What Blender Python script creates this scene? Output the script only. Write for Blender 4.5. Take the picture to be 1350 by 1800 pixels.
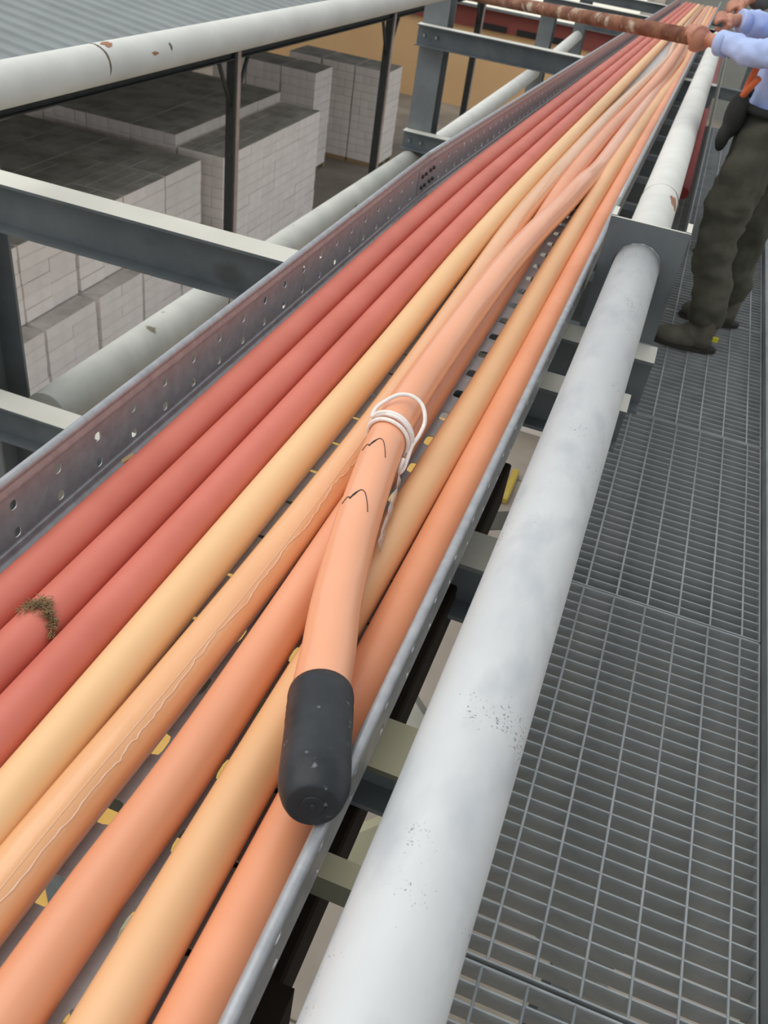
import bpy, bmesh, math, random
import numpy as np
from mathutils import Vector, Matrix, Quaternion
random.seed(7)
for o in list(bpy.data.objects): bpy.data.objects.remove(o, do_unlink=True)
S = bpy.context.scene
COL = S.collection
PI = math.pi

# ------------------------------------------------------------------ camera
CAMZ = 1.7                      # eye height above the walkway grating (z = 0)
RX = Vector((0.93340709, 0.33370461, 0.13188036))      # image right
DN = Vector((0.30430273, -0.54143126, -0.78374233))    # image down
FW = Vector((-0.19013427, 0.7716822, -0.60692301))     # view direction
cd = bpy.data.cameras.new('camera'); cam = bpy.data.objects.new('camera', cd); COL.objects.link(cam)
up = -DN; bk = -FW
cam.matrix_world = Matrix(((RX.x, up.x, bk.x, 0), (RX.y, up.y, bk.y, 0), (RX.z, up.z, bk.z, CAMZ), (0, 0, 0, 1)))
cd.sensor_fit = 'VERTICAL'; cd.sensor_height = 36; cd.sensor_width = 27
cd.lens = 1543.05 / 1800 * 36
cd.clip_start = 0.02; cd.clip_end = 500
cd.dof.use_dof = True; cd.dof.focus_distance = 1.25; cd.dof.aperture_fstop = 12
S.camera = cam
# ------------------------------------------------------------------ light: bright overcast sky, soft veiled sun
W = bpy.data.worlds.new('overcast_sky'); S.world = W; W.use_nodes = True
bg = W.node_tree.nodes['Background']; bg.inputs[0].default_value = (0.93, 0.97, 1.0, 1); bg.inputs[1].default_value = 0.74
sd = bpy.data.lights.new('veiled_sun', 'SUN'); sd.energy = 1.95; sd.angle = math.radians(75); sd.color = (1, 0.97, 0.93)
so = bpy.data.objects.new('veiled_sun', sd); COL.objects.link(so)
so.rotation_euler = Vector((-0.6, -0.12, 1.0)).to_track_quat('Z', 'Y').to_euler()
S.view_settings.view_transform = 'Standard'; S.view_settings.look = 'None'
S.view_settings.gamma = 1; S.view_settings.use_curve_mapping = False
S.view_settings.exposure = 0.0

# ------------------------------------------------------------------ materials
def lin(c):
    return tuple(((v / 255 / 12.92) if v / 255 <= 0.04045 else ((v / 255 + 0.055) / 1.055) ** 2.4) for v in c)
def mat(name, c1, c2=None, scale=8, rough=0.55, metal=0.0, bump=0.0, bscale=None, coat=0.0, spots=None, spot_scale=6, spot_lo=0.62, spot_hi=0.7,
        stretch=(1, 1, 1), rnd=0.0, top=None, alpha=1.0, detail=6, spec=0.5, coords='Object', sss=0):
    m = bpy.data.materials.new(name); m.use_nodes = True
    nt = m.node_tree; N = nt.nodes; L = nt.links
    b = N['Principled BSDF']
    b.inputs['Roughness'].default_value = rough; b.inputs['Metallic'].default_value = metal
    b.inputs['Coat Weight'].default_value = coat; b.inputs['Coat Roughness'].default_value = 0.12
    b.inputs['Specular IOR Level'].default_value = spec
    if alpha < 1: b.inputs['Alpha'].default_value = alpha
    tc = N.new('ShaderNodeTexCoord'); mp = N.new('ShaderNodeMapping'); mp.inputs['Scale'].default_value = stretch
    L.new(tc.outputs[coords], mp.inputs[0])
    c2 = c2 or c1
    n = N.new('ShaderNodeTexNoise'); n.inputs['Scale'].default_value = scale; n.inputs['Detail'].default_value = detail; n.inputs['Roughness'].default_value = 0.6
    L.new(mp.outputs[0], n.inputs['Vector'])
    r = N.new('ShaderNodeValToRGB'); r.color_ramp.elements[0].position = 0.33; r.color_ramp.elements[1].position = 0.67
    r.color_ramp.elements[0].color = (*lin(c1), 1); r.color_ramp.elements[1].color = (*lin(c2), 1)
    L.new(n.outputs['Fac'], r.inputs[0]); out = r.outputs[0]
    if spots:
        n2 = N.new('ShaderNodeTexNoise'); n2.inputs['Scale'].default_value = spot_scale; n2.inputs['Detail'].default_value = 5
        L.new(mp.outputs[0], n2.inputs['Vector'])
        r2 = N.new('ShaderNodeValToRGB'); r2.color_ramp.elements[0].position = spot_lo; r2.color_ramp.elements[1].position = spot_hi
        L.new(n2.outputs['Fac'], r2.inputs[0])
        mx = N.new('ShaderNodeMix'); mx.data_type = 'RGBA'; L.new(r2.outputs[0], mx.inputs['Factor'])
        L.new(out, mx.inputs[6]); mx.inputs[7].default_value = (*lin(spots), 1); out = mx.outputs[2]
    if top:   # dust and weathering on upward faces; for galv, sky brightness painted onto flange tops
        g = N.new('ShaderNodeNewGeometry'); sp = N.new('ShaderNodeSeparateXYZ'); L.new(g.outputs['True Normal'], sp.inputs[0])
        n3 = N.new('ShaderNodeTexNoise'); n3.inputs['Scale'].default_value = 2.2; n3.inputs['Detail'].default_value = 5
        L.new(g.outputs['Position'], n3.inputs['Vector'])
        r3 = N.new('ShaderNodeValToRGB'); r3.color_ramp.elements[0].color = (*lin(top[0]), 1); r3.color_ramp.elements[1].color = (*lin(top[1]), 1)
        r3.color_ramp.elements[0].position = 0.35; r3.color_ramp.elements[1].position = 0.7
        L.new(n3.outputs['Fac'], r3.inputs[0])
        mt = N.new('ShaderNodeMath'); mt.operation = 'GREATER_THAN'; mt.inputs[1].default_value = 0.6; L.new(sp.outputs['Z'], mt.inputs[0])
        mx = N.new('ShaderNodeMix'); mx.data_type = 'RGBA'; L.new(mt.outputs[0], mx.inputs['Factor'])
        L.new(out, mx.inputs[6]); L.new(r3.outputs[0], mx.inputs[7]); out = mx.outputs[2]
    if rnd:
        oi = N.new('ShaderNodeObjectInfo'); mr = N.new('ShaderNodeMapRange'); mr.inputs[3].default_value = 1 - rnd; mr.inputs[4].default_value = 1 + rnd * 0.4
        L.new(oi.outputs['Random'], mr.inputs[0])
        hs = N.new('ShaderNodeHueSaturation'); L.new(mr.outputs[0], hs.inputs['Value']); L.new(out, hs.inputs['Color']); out = hs.outputs[0]
    L.new(out, b.inputs['Base Color'])
    if bump:
        n4 = N.new('ShaderNodeTexNoise'); n4.inputs['Scale'].default_value = bscale or scale * 6; n4.inputs['Detail'].default_value = 4
        L.new(mp.outputs[0], n4.inputs['Vector'])
        bp = N.new('ShaderNodeBump'); bp.inputs['Strength'].default_value = bump; bp.inputs['Distance'].default_value = 0.01
        L.new(n4.outputs['Fac'], bp.inputs['Height']); L.new(bp.outputs[0], b.inputs['Normal'])
        if coat: L.new(bp.outputs[0], b.inputs['Coat Normal'])
    return m
M = {}
M['red'] = mat('brick_red_sheath', (196, 104, 86), (208, 116, 98), 5, 0.5, bump=0.04, bscale=30, spec=0.5)
M['yellow'] = mat('sand_yellow_sheath', (228, 182, 130), (236, 192, 142), 5, 0.42, bump=0.03, bscale=30, stretch=(1, .3, 1), spec=0.5)
M['peach'] = mat('peach_sheath', (224, 166, 118), (234, 178, 130), 5, 0.3, coat=0.6, bump=0.12, bscale=35, stretch=(1, .35, 1), spec=0.4)
M['salmon'] = mat('salmon_sheath', (220, 148, 110), (230, 160, 122), 5, 0.4, coat=0.15, bump=0.06, bscale=24, stretch=(1, .35, 1), spec=0.5)
M['salmon_top'] = mat('salmon_wrapped_sheath', (230, 158, 118), (238, 170, 132), 5, 0.33, coat=0.5, bump=0.1, bscale=28, stretch=(1, .4, 1), spec=0.4)
M['beige'] = mat('beige_sheath', (222, 170, 120), (230, 180, 134), 5, 0.42, bump=0.03, bscale=30, stretch=(1, .3, 1), spec=0.5)
M['orange'] = mat('orange_sheath', (220, 144, 104), (230, 156, 116), 5, 0.42, bump=0.03, bscale=30, spec=0.5)
M['rubber'] = mat('black_rubber', (34, 37, 40), (54, 57, 60), 14, 0.42, bump=0.15, bscale=40, spots=(104, 108, 110), spot_scale=90, spot_lo=0.66, spot_hi=0.72, spec=0.3)
M['ink'] = mat('black_ink', (30, 30, 46), rough=0.6)
M['rope'] = mat('white_cord', (232, 222, 216), (244, 238, 232), 60, 0.6, bump=0.2, bscale=300)
M['film'] = mat('clear_film', (225, 215, 205), (240, 232, 226), 20, 0.15, alpha=0.45)
M['film_glint'] = mat('painted_film_glint', (250, 226, 200), (252, 236, 216), 20, 0.15, alpha=0.5, coat=.8)  # whitish colour for highlights painted along the film
M['tray'] = mat('galvanised_sheet', (152, 154, 158), (172, 174, 177), 40, 0.38, metal=0.35, bump=0.05, bscale=120)
M['tray_floor'] = mat('galvanised_floor', (186, 189, 192), (206, 208, 210), 30, 0.5, metal=0.1, bump=0.05, bscale=120)
M['galv'] = mat('galvanised_lit_top', (88, 95, 99), (108, 114, 116), 4, 0.55, metal=0.25, spots=(80, 84, 84), spot_scale=7, spot_lo=.6, spot_hi=.75, top=((206, 204, 192), (226, 224, 214)))  # bright upward faces: skylight put into the colour of the steel
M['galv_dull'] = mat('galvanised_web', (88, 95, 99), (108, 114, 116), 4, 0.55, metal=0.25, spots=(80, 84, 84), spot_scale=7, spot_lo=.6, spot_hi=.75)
M['galv_col'] = mat('galvanised_column', (108, 114, 116), (126, 131, 132), 4, 0.55, metal=0.25)
M['galv_plain'] = mat('galvanised_plate', (120, 126, 128), (142, 147, 148), 7, 0.5, metal=0.35, bump=0.03)
M['grate'] = mat('grating_steel', (146, 152, 154), (168, 172, 173), 9, 0.55, metal=0.3)
M['pipe'] = mat('pale_galvanised_pipe', (190, 193, 195), (204, 206, 206), 7, 0.5, metal=0.06, bump=0.06, bscale=10, spots=(176, 181, 185), spot_scale=22, spot_lo=0.5, spot_hi=0.8, stretch=(1, .5, 1))
def add_specks(m, col, lo, hi, fine=220, patch=9):
    nt = m.node_tree; N = nt.nodes; L = nt.links; b = N['Principled BSDF']; src = b.inputs['Base Color'].links[0].from_socket
    tc = N.new('ShaderNodeTexCoord'); a = N.new('ShaderNodeTexNoise'); a.inputs['Scale'].default_value = fine; a.inputs['Detail'].default_value = 2
    c = N.new('ShaderNodeTexNoise'); c.inputs['Scale'].default_value = patch; c.inputs['Detail'].default_value = 3
    L.new(tc.outputs['Object'], a.inputs['Vector']); L.new(tc.outputs['Object'], c.inputs['Vector'])
    mu = N.new('ShaderNodeMath'); mu.operation = 'MULTIPLY'; L.new(a.outputs['Fac'], mu.inputs[0]); L.new(c.outputs['Fac'], mu.inputs[1])
    r = N.new('ShaderNodeValToRGB'); r.color_ramp.elements[0].position = lo; r.color_ramp.elements[1].position = hi; L.new(mu.outputs[0], r.inputs[0])
    mx = N.new('ShaderNodeMix'); mx.data_type = 'RGBA'; L.new(r.outputs[0], mx.inputs['Factor']); L.new(src, mx.inputs[6]); mx.inputs[7].default_value = (*lin(col), 1)
    L.new(mx.outputs[2], b.inputs['Base Color'])
add_specks(M['pipe'], (128, 134, 138), 0.39, .44, 300)
M['pipe_white'] = mat('chalky_white_pipe', (206, 206, 200), (220, 220, 214), 5, 0.6, spots=(150, 128, 104), spot_scale=5, spot_lo=0.7, spot_hi=0.76)
M['pipe_stained'] = mat('weathered_white_pipe', (186, 188, 180), (208, 208, 200), 4, 0.6, spots=(120, 112, 92), spot_scale=5.5, spot_lo=0.66, spot_hi=0.7)
M['weld'] = mat('dark_weld_seam', (92, 84, 70), (120, 108, 90), 20, 0.8)
M['rust'] = mat('rusty_steel', (104, 58, 40), (150, 104, 78), 14, 0.8, bump=0.3, bscale=60, spots=(186, 172, 150), spot_scale=12, spot_lo=0.55, spot_hi=0.66, stretch=(1, 1, 1))
M['rust_patch'] = mat('rust_bloom', (150, 104, 76), (168, 126, 98), 20, 0.85)
M['brown'] = mat('dark_brown_steel', (28, 22, 16), (38, 30, 23), 8, 0.9, spec=0.15)
M['olive'] = mat('olive_dusted_steel', (92, 92, 78), (112, 112, 94), 8, 0.7, top=((176, 170, 138), (198, 192, 164)))
M['dusty'] = mat('cement_dusted_steel', (92, 96, 94), (112, 116, 112), 8, 0.7, top=((110, 108, 98), (186, 184, 172)))
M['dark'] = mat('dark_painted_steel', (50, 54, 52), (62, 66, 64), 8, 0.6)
M['postface'] = mat('pinkish_primer', (168, 150, 142), (184, 166, 158), 5, 0.6)
M['roof'] = mat('grey_roof_sheet', (132, 138, 138), (144, 150, 150), 1.2, 0.55, metal=0.1)
M['block'] = mat('aerated_concrete', (242, 233, 227), (250, 243, 238), 4, 0.9, bump=0.1, rnd=0.06, top=((160, 153, 140), (202, 194, 182)))
M['block_dirty'] = mat('dusty_block', (222, 212, 204), (234, 225, 218), 4, 0.9, bump=0.1, rnd=0.06, top=((148, 142, 128), (190, 183, 170)))
M['block_pale'] = mat('pale_weathered_block', (242, 233, 227), (250, 243, 238), 4, 0.9, bump=0.1, rnd=0.06, top=((178, 171, 160), (220, 213, 204)))
M['wood'] = mat('pallet_wood', (150, 128, 92), (182, 160, 120), 6, 0.8, stretch=(8, 1, 8))
M['ground'] = mat('stained_concrete', (132, 122, 111), (158, 148, 136), 0.6, 0.9, spots=(112, 104, 92), spot_scale=0.35, spot_lo=0.48, spot_hi=0.68, detail=9)
M['joint'] = mat('dark_joint', (84, 76, 66), rough=0.95)
M['tan'] = mat('tan_render', (224, 182, 132), (232, 192, 142), 0.5, 0.85)
M['fascia'] = mat('maroon_fascia', (128, 62, 54), (140, 72, 62), 1, 0.7)
M['cream'] = mat('cream_roof', (236, 230, 212), (242, 236, 220), 0.5, 0.7)
M['greywall'] = mat('grey_render', (140, 142, 136), (152, 154, 148), 0.5, 0.85)
M['glass'] = mat('dark_glass', (40, 42, 42), rough=0.2)
M['ochre'] = mat('ochre_board', (206, 160, 78), (222, 178, 96), 2, 0.8)
M['mustard'] = mat('dull_yellow_timber', (158, 134, 52), (172, 148, 66), 3, 0.8)
M['crimson'] = mat('crimson_paint', (122, 30, 28), (138, 40, 36), 4, 0.5)
M['redpaint'] = mat('bright_red_paint', (214, 66, 50), rough=0.5)
M['straw'] = mat('dry_fibre', (110, 92, 60), (160, 138, 100), 60, 0.95)
M['shirt'] = mat('pale_blue_cotton', (166, 184, 226), (186, 202, 242), 9, 0.85, bump=0.5, bscale=14)
M['trouser'] = mat('dark_olive_cotton', (62, 62, 52), (80, 79, 68), 8, 0.9, bump=0.7, bscale=11)
M['boot'] = mat('grey_suede', (78, 74, 64), (96, 92, 80), 16, 0.9, bump=0.2)
M['sole'] = mat('dark_sole', (44, 42, 38), rough=0.8)
M['skin'] = mat('skin', (178, 122, 98), (192, 136, 112), 12, 0.55, spec=0.5)
M['hair'] = mat('black_hair', (26, 22, 20), rough=0.6)
M['strap'] = mat('orange_webbing', (206, 100, 58), (218, 114, 70), 30, 0.8)
M['black'] = mat('black_fabric', (26, 26, 26), (38, 37, 35), 10, 0.85)
M['yellowtag'] = mat('yellow_tag', (190, 184, 40), rough=0.6)
M['jacket'] = mat('charcoal_cotton', (70, 72, 74), (84, 86, 88), 8, 0.9)
M['helmet'] = mat('white_plastic', (225, 225, 220), rough=0.35)
M['paper'] = mat('white_carton', (222, 214, 206), rough=0.8)
M['pink'] = mat('crimson_tape', (190, 70, 90), rough=0.7)

# ------------------------------------------------------------------ mesh helpers
class MB:
    def __init__(s): s.v = []; s.f = []; s.sm = []
    def add(s, v, f, smooth=False):
        b = len(s.v); s.v += [tuple(p) for p in v]; s.f += [tuple(i + b for i in q) for q in f]; s.sm += [smooth] * len(f); return s
    def box(s, x0, x1, y0, y1, z0, z1, mtx=None):
        v = [Vector(p) for p in ((x0, y0, z0), (x1, y0, z0), (x1, y1, z0), (x0, y1, z0), (x0, y0, z1), (x1, y0, z1), (x1, y1, z1), (x0, y1, z1))]
        if mtx: v = [mtx @ p for p in v]
        return s.add(v, [(0, 3, 2, 1), (4, 5, 6, 7), (0, 1, 5, 4), (1, 2, 6, 5), (2, 3, 7, 6), (3, 0, 4, 7)])
    def prism(s, prof, a, b, axis='Y'):      # prof: closed (u, w) outline; extruded a..b
        def P(u, w, t): return {'X': (t, u, w), 'Y': (u, t, w), 'Z': (u, w, t)}[axis]
        n = len(prof); v = [P(u, w, a) for u, w in prof] + [P(u, w, b) for u, w in prof]
        f = [(i, (i + 1) % n, n + (i + 1) % n, n + i) for i in range(n)] + [tuple(range(n - 1, -1, -1)), tuple(range(n, 2 * n))]
        return s.add(v, f)
    def tube(s, pts, r, n=16, cap=True, smooth=True, round_end=False):
        P = [Vector(p) for p in pts]; R = r if hasattr(r, '__len__') else [r] * len(P)
        T = []
        for i in range(len(P)):
            d = (P[min(i + 1, len(P) - 1)] - P[max(i - 1, 0)]); T.append(d.normalized())
        u = T[0].cross(Vector((0, 0, 1)));
        if u.length < 1e-4: u = T[0].cross(Vector((1, 0, 0)))
        u.normalize(); v = []; f = []
        for i, p in enumerate(P):
            if i:
                q = T[i - 1].rotation_difference(T[i]); u = q @ u; u = (u - T[i] * u.dot(T[i])).normalized()
            w = T[i].cross(u)
            for k in range(n):
                a = 2 * PI * k / n; v.append(p + (u * math.cos(a) + w * math.sin(a)) * R[i])
        for i in range(len(P) - 1):
            for k in range(n):
                k2 = (k + 1) % n; f.append((i * n + k, i * n + k2, (i + 1) * n + k2, (i + 1) * n + k))
        s.add(v, f, smooth)
        if cap:
            b = len(s.v) - len(v)
            s.f += [tuple(b + k for k in range(n - 1, -1, -1)), tuple(b + (len(P) - 1) * n + k for k in range(n))]; s.sm += [False, False]
        return s
    def ball(s, c, rad, nu=12, nv=8, mtx=None):
        c = Vector(c); rad = rad if hasattr(rad, '__len__') else (rad,) * 3
        v = []; f = []
        for j in range(nv + 1):
            t = PI * j / nv
            for i in range(nu):
                a = 2 * PI * i / nu; p = Vector((math.sin(t) * math.cos(a) * rad[0], math.sin(t) * math.sin(a) * rad[1], math.cos(t) * rad[2]))
                if mtx: p = mtx @ p
                v.append(c + p)
        for j in range(nv):
            for i in range(nu):
                f.append((j * nu + i, (j + 1) * nu + i, (j + 1) * nu + (i + 1) % nu, j * nu + (i + 1) % nu))
        return s.add(v, f, True)
    def mesh(s, name):
        m = bpy.data.meshes.new(name); m.from_pydata(s.v, [], s.f); m.polygons.foreach_set('use_smooth', s.sm); m.update(); return m
    def build(s, name, m, parent=None, label=None):
        o = bpy.data.objects.new(name, s.mesh(name)); COL.objects.link(o); o.data.materials.append(M[m] if isinstance(m, str) else m)
        if parent: o.parent = parent
        if label: o['label'] = label
        return o
def tag(o, label=None, cat=None, group=None, kind=None):
    if label: o['label'] = label
    if cat: o['category'] = cat
    if group: o['group'] = group
    if kind: o['kind'] = kind
    return o
def thing(name, label, cat, loc=(0, 0, 0), group=None, rot=None):
    o = bpy.data.objects.new(name, None); COL.objects.link(o); o.location = loc; o.empty_display_size = 0.05
    if rot: o.rotation_euler = rot
    return tag(o, label, cat, group)
def local(o, par):   # child whose mesh is in world coordinates under an unrotated empty
    o.parent = par; o.location = -Vector(par.location); return o
def bevel(o, w=0.002, seg=1):
    b = o.modifiers.new('bevel', 'BEVEL'); b.width = w; b.segments = seg; b.limit_method = 'ANGLE'; return o
def solidify(o, t, off=0):
    m = o.modifiers.new('solid', 'SOLIDIFY'); m.thickness = t; m.offset = off; return o
def smooth_path(pts, step=0.05):
    P = [Vector(p) for p in pts]; P = [P[0] * 2 - P[1]] + P + [P[-1] * 2 - P[-2]]; out = []
    for i in range(1, len(P) - 2):
        a, b, c, d = P[i - 1:i + 3]; n = max(2, int((c - b).length / step))
        for k in range(n):
            t = k / n
            out.append(0.5 * ((2 * b) + (c - a) * t + (2 * a - 5 * b + 4 * c - d) * t * t + (3 * b - a - 3 * c + d) * t ** 3))
    out.append(P[-2]); return out
def hprof(w, h, tf, tw, u0=0, z0=0):   # I-section outline, centred in u, top at z0
    a = w / 2; b = tw / 2
    return [(u0 - a, z0), (u0 - a, z0 - tf), (u0 - b, z0 - tf), (u0 - b, z0 - h + tf), (u0 - a, z0 - h + tf), (u0 - a, z0 - h),
            (u0 + a, z0 - h), (u0 + a, z0 - h + tf), (u0 + b, z0 - h + tf), (u0 + b, z0 - tf), (u0 + a, z0 - tf), (u0 + a, z0)]
def tprof(w, h, tf, tw, u0=0, z0=0):   # web and bottom flange of an I-section
    a = w / 2; b = tw / 2
    return [(u0 - b, z0 - tf), (u0 - b, z0 - h + tf), (u0 - a, z0 - h + tf), (u0 - a, z0 - h), (u0 + a, z0 - h), (u0 + a, z0 - h + tf), (u0 + b, z0 - h + tf), (u0 + b, z0 - tf)]
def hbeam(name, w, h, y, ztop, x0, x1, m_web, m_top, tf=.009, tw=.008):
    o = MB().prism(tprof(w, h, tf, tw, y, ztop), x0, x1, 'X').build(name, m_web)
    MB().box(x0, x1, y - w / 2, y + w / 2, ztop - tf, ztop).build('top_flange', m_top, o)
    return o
def hole_cell(mb, F, u0, u1, v0, v1, cu, cv, a, b, p=3.0):   # F(u, v) -> point; rectangle with a rounded hole
    c = [(u0, v0), (u1, v0), (u1, v1), (u0, v1)]; n = 4; outer = []; inner = []
    for k in range(4):
        A = c[k]; B = c[(k + 1) % 4]
        for i in range(n):
            t = i / n; outer.append((A[0] + (B[0] - A[0]) * t, A[1] + (B[1] - A[1]) * t))
    for k in range(16):
        th = PI * 1.25 + 2 * PI * k / 16; x = math.cos(th); y = math.sin(th)
        q = (abs(x) ** p + abs(y) ** p) ** (-1 / p); inner.append((cu + a * x * q, cv + b * y * q))
    v = [F(*q) for q in outer] + [F(*q) for q in inner]
    mb.add(v, [(k, (k + 1) % 16, 16 + (k + 1) % 16, 16 + k) for k in range(16)])
Z0 = CAMZ                                  # camera-relative heights below are written as Z0 - d
GZ = CAMZ - 8.0                            # yard level

# ================================================================== the setting: yard, shed, tan building
g = MB().box(-120, 120, -60, 140, GZ - 0.3, GZ).build('ground', 'ground'); tag(g, kind='structure')
for k, (x0, y0, x1, y1) in enumerate(((-7, 3.05, 12, 3.35), (-7.5, 12.0, 12, 12.2), (-2.6, -5, -2.55, 60))):
    d = Vector((x1 - x0, y1 - y0, 0)).normalized(); nrm = Vector((-d.y, d.x, 0)) * 0.012
    a = Vector((x0, y0, GZ + 0.003)); b = Vector((x1, y1, GZ + 0.003))
    j = MB().add([a - nrm, b - nrm, b + nrm, a + nrm], [(0, 1, 2, 3)]).build('expansion_joint', 'joint', g)

# tan building at the far end of the yard
tb = thing('low_building', 'low tan rendered building with maroon fascia and cream roof beyond the yard', 'building', (-10, 36, GZ))
local(MB().box(-40, -3.2, 36, 46, GZ, Z0 - 5.22).build('wall', 'tan'), tb)
local(MB().box(-40, -3.1, 35.9, 36.2, Z0 - 5.22, Z0 - 4.55).build('fascia', 'fascia', label='maroon fascia band'), tb)
local(MB().box(-40, -3.05, 35.7, 36.3, Z0 - 4.55, Z0 - 4.47).build('gutter', 'galv_plain'), tb)
rf = MB(); rf.add([(-40, 35.8, Z0 - 4.47), (-3.0, 35.8, Z0 - 4.47), (-3.0, 47, Z0 - 2.9), (-40, 47, Z0 - 2.9), (-40, 35.8, Z0 - 4.52), (-3.0, 35.8, Z0 - 4.52), (-3.0, 47, Z0 - 4.0), (-40, 47, Z0 - 4.0)],
       [(0, 1, 2, 3), (4, 7, 6, 5), (0, 4, 5, 1), (1, 5, 6, 2), (2, 6, 7, 3), (3, 7, 4, 0)])
local(rf.build('roof', 'cream', label='cream sheet roof'), tb)
for k, x in enumerate((-8.2, -6.9, -5.6)):
    local(MB().box(x, x + 0.9, 35.86, 35.95, Z0 - 5.2, Z0 - 5.0).build('window', 'glass'), tb)

gb = thing('plant_building', 'large plain grey plant building far behind the workers', 'building', (8, 48, GZ))
local(MB().box(-2.5, 30, 44, 58, GZ, Z0 + 2.2).build('wall', 'greywall'), gb)
local(MB().box(-2.7, 30.2, 43.8, 58.2, Z0 + 2.2, Z0 + 2.5).build('parapet', 'galv_plain'), gb)
# open shed with grey ribbed roof
sh_a = math.atan(0.0556)
sh = thing('open_shed', 'open-sided storage shed with grey ribbed roof and dark steel posts', 'shed', (-7.6, 14.9, GZ), rot=(0, 0, -sh_a))
ez = 8 - 3.36       # eave beam underside above the yard
posts = MB()
for k, y in enumerate((-14.2, -7.1, 0.0, 7.1, 14.3)):
    p = MB().box(-0.085, 0.085, -0.085, 0.06, 0, ez + 0.1).build('post', 'dark', sh); p.location.y = y
    q = MB().box(-0.03, 0.088, 0.06, 0.088, 0, ez + 0.12).build('post_flange', 'postface', p, label='pale pinkish post edge')
    MB().box(0.085, 0.1, -0.02, 0.088, 0, ez + 0.12).build('post_flange', 'postface', p)
    for s in (-1, 1):
        b = MB().tube([(0, s * 0.08, ez - 0.75), (0, s * 0.5, ez + 0.02)], 0.04, 6).build('brace', 'dark', p)
MB().prism(hprof(0.16, 0.24, 0.02, 0.02, 0, ez + 0.24), -20, 17).build('eave_beam', 'dark', sh)
# ribbed roof sheet rising away from the yard
th = math.radians(6); mb = MB(); ys = []; y = -20.0
prof = []
while y < 17:
    prof += [(y, 0), (y + 0.20, 0), (y + 0.225, 0.045), (y + 0.275, 0.045), (y + 0.30, 0)]; y += 0.36
v = []
for (yy, hh) in prof:
    for d in (-0.35, 16):
        v.append((-d * math.cos(th), yy, ez + 0.28 + d * math.sin(th) + hh))
f = [(2 * i, 2 * i + 1, 2 * i + 3, 2 * i + 2) for i in range(len(prof) - 1)]
mb.add(v, f); r = mb.build('roof_sheet', 'roof', sh); solidify(r, 0.006)
for k in range(1, 8):
    d = k * 2.0
    MB().box(-d * math.cos(th) - 0.04, -d * math.cos(th) + 0.04, -20, 17, ez + 0.1 + d * math.sin(th), ez + 0.25 + d * math.sin(th)).build('purlin', 'dark', sh)
for y in (-14.2, 0.0, 14.3):
    MB().tube([(-15, y, 0), (-15, y, ez + 1.7)], 0.09, 8).build('post', 'dark', sh)
    MB().tube([(0, y, ez + 0.12), (-15, y, ez + 1.6)], 0.09, 6).build('rafter', 'dark', sh)

# ------------------------------------------------------------------ pallets and aerated block stacks
ORD = ['first', 'second', 'third', 'fourth', 'fifth', 'sixth', 'seventh']
bmesh_cache = {}
def block_mesh(L, Wd, H, m):
    key = (round(L, 3), round(Wd, 3), round(H, 3), m)
    if key not in bmesh_cache:
        c = 0.005; a, b, h = Wd / 2 - 0.0015, L / 2 - 0.0015, H - 0.002
        mb = MB(); mb.add([(-a, -b, 0), (a, -b, 0), (a, b, 0), (-a, b, 0), (-a, -b, h - c), (a, -b, h - c), (a, b, h - c), (-a, b, h - c),
                           (-a + c, -b + c, h), (a - c, -b + c, h), (a - c, b - c, h), (-a + c, b - c, h)],
                          [(0, 3, 2, 1), (0, 1, 5, 4), (1, 2, 6, 5), (2, 3, 7, 6), (3, 0, 4, 7), (4, 5, 9, 8), (5, 6, 10, 9), (6, 7, 11, 10), (7, 4, 8, 11), (8, 9, 10, 11)])
        me = mb.mesh('block'); me.materials.append(M[m]); bmesh_cache[key] = me
    return bmesh_cache[key]
def pallet(x0, x1, y0, y1, label=None, par=None):
    t = par or thing('pallet', label, 'pallet', ((x0 + x1) / 2, (y0 + y1) / 2, GZ))
    def put(mb, n): o = mb.build(n, 'wood'); local(o, t) if not par else local(o, par)
    n = 7; w = (x1 - x0) / n
    for i in range(n): put(MB().box(x0 + i * w + 0.012, x0 + (i + 1) * w - 0.012, y0, y1, GZ + 0.098, GZ + 0.12), 'deck_board')
    for yy in (y0, (y0 + y1) / 2 - 0.05, y1 - 0.1): put(MB().box(x0, x1, yy, yy + 0.1, GZ, GZ + 0.098), 'bearer')
    return t
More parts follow.
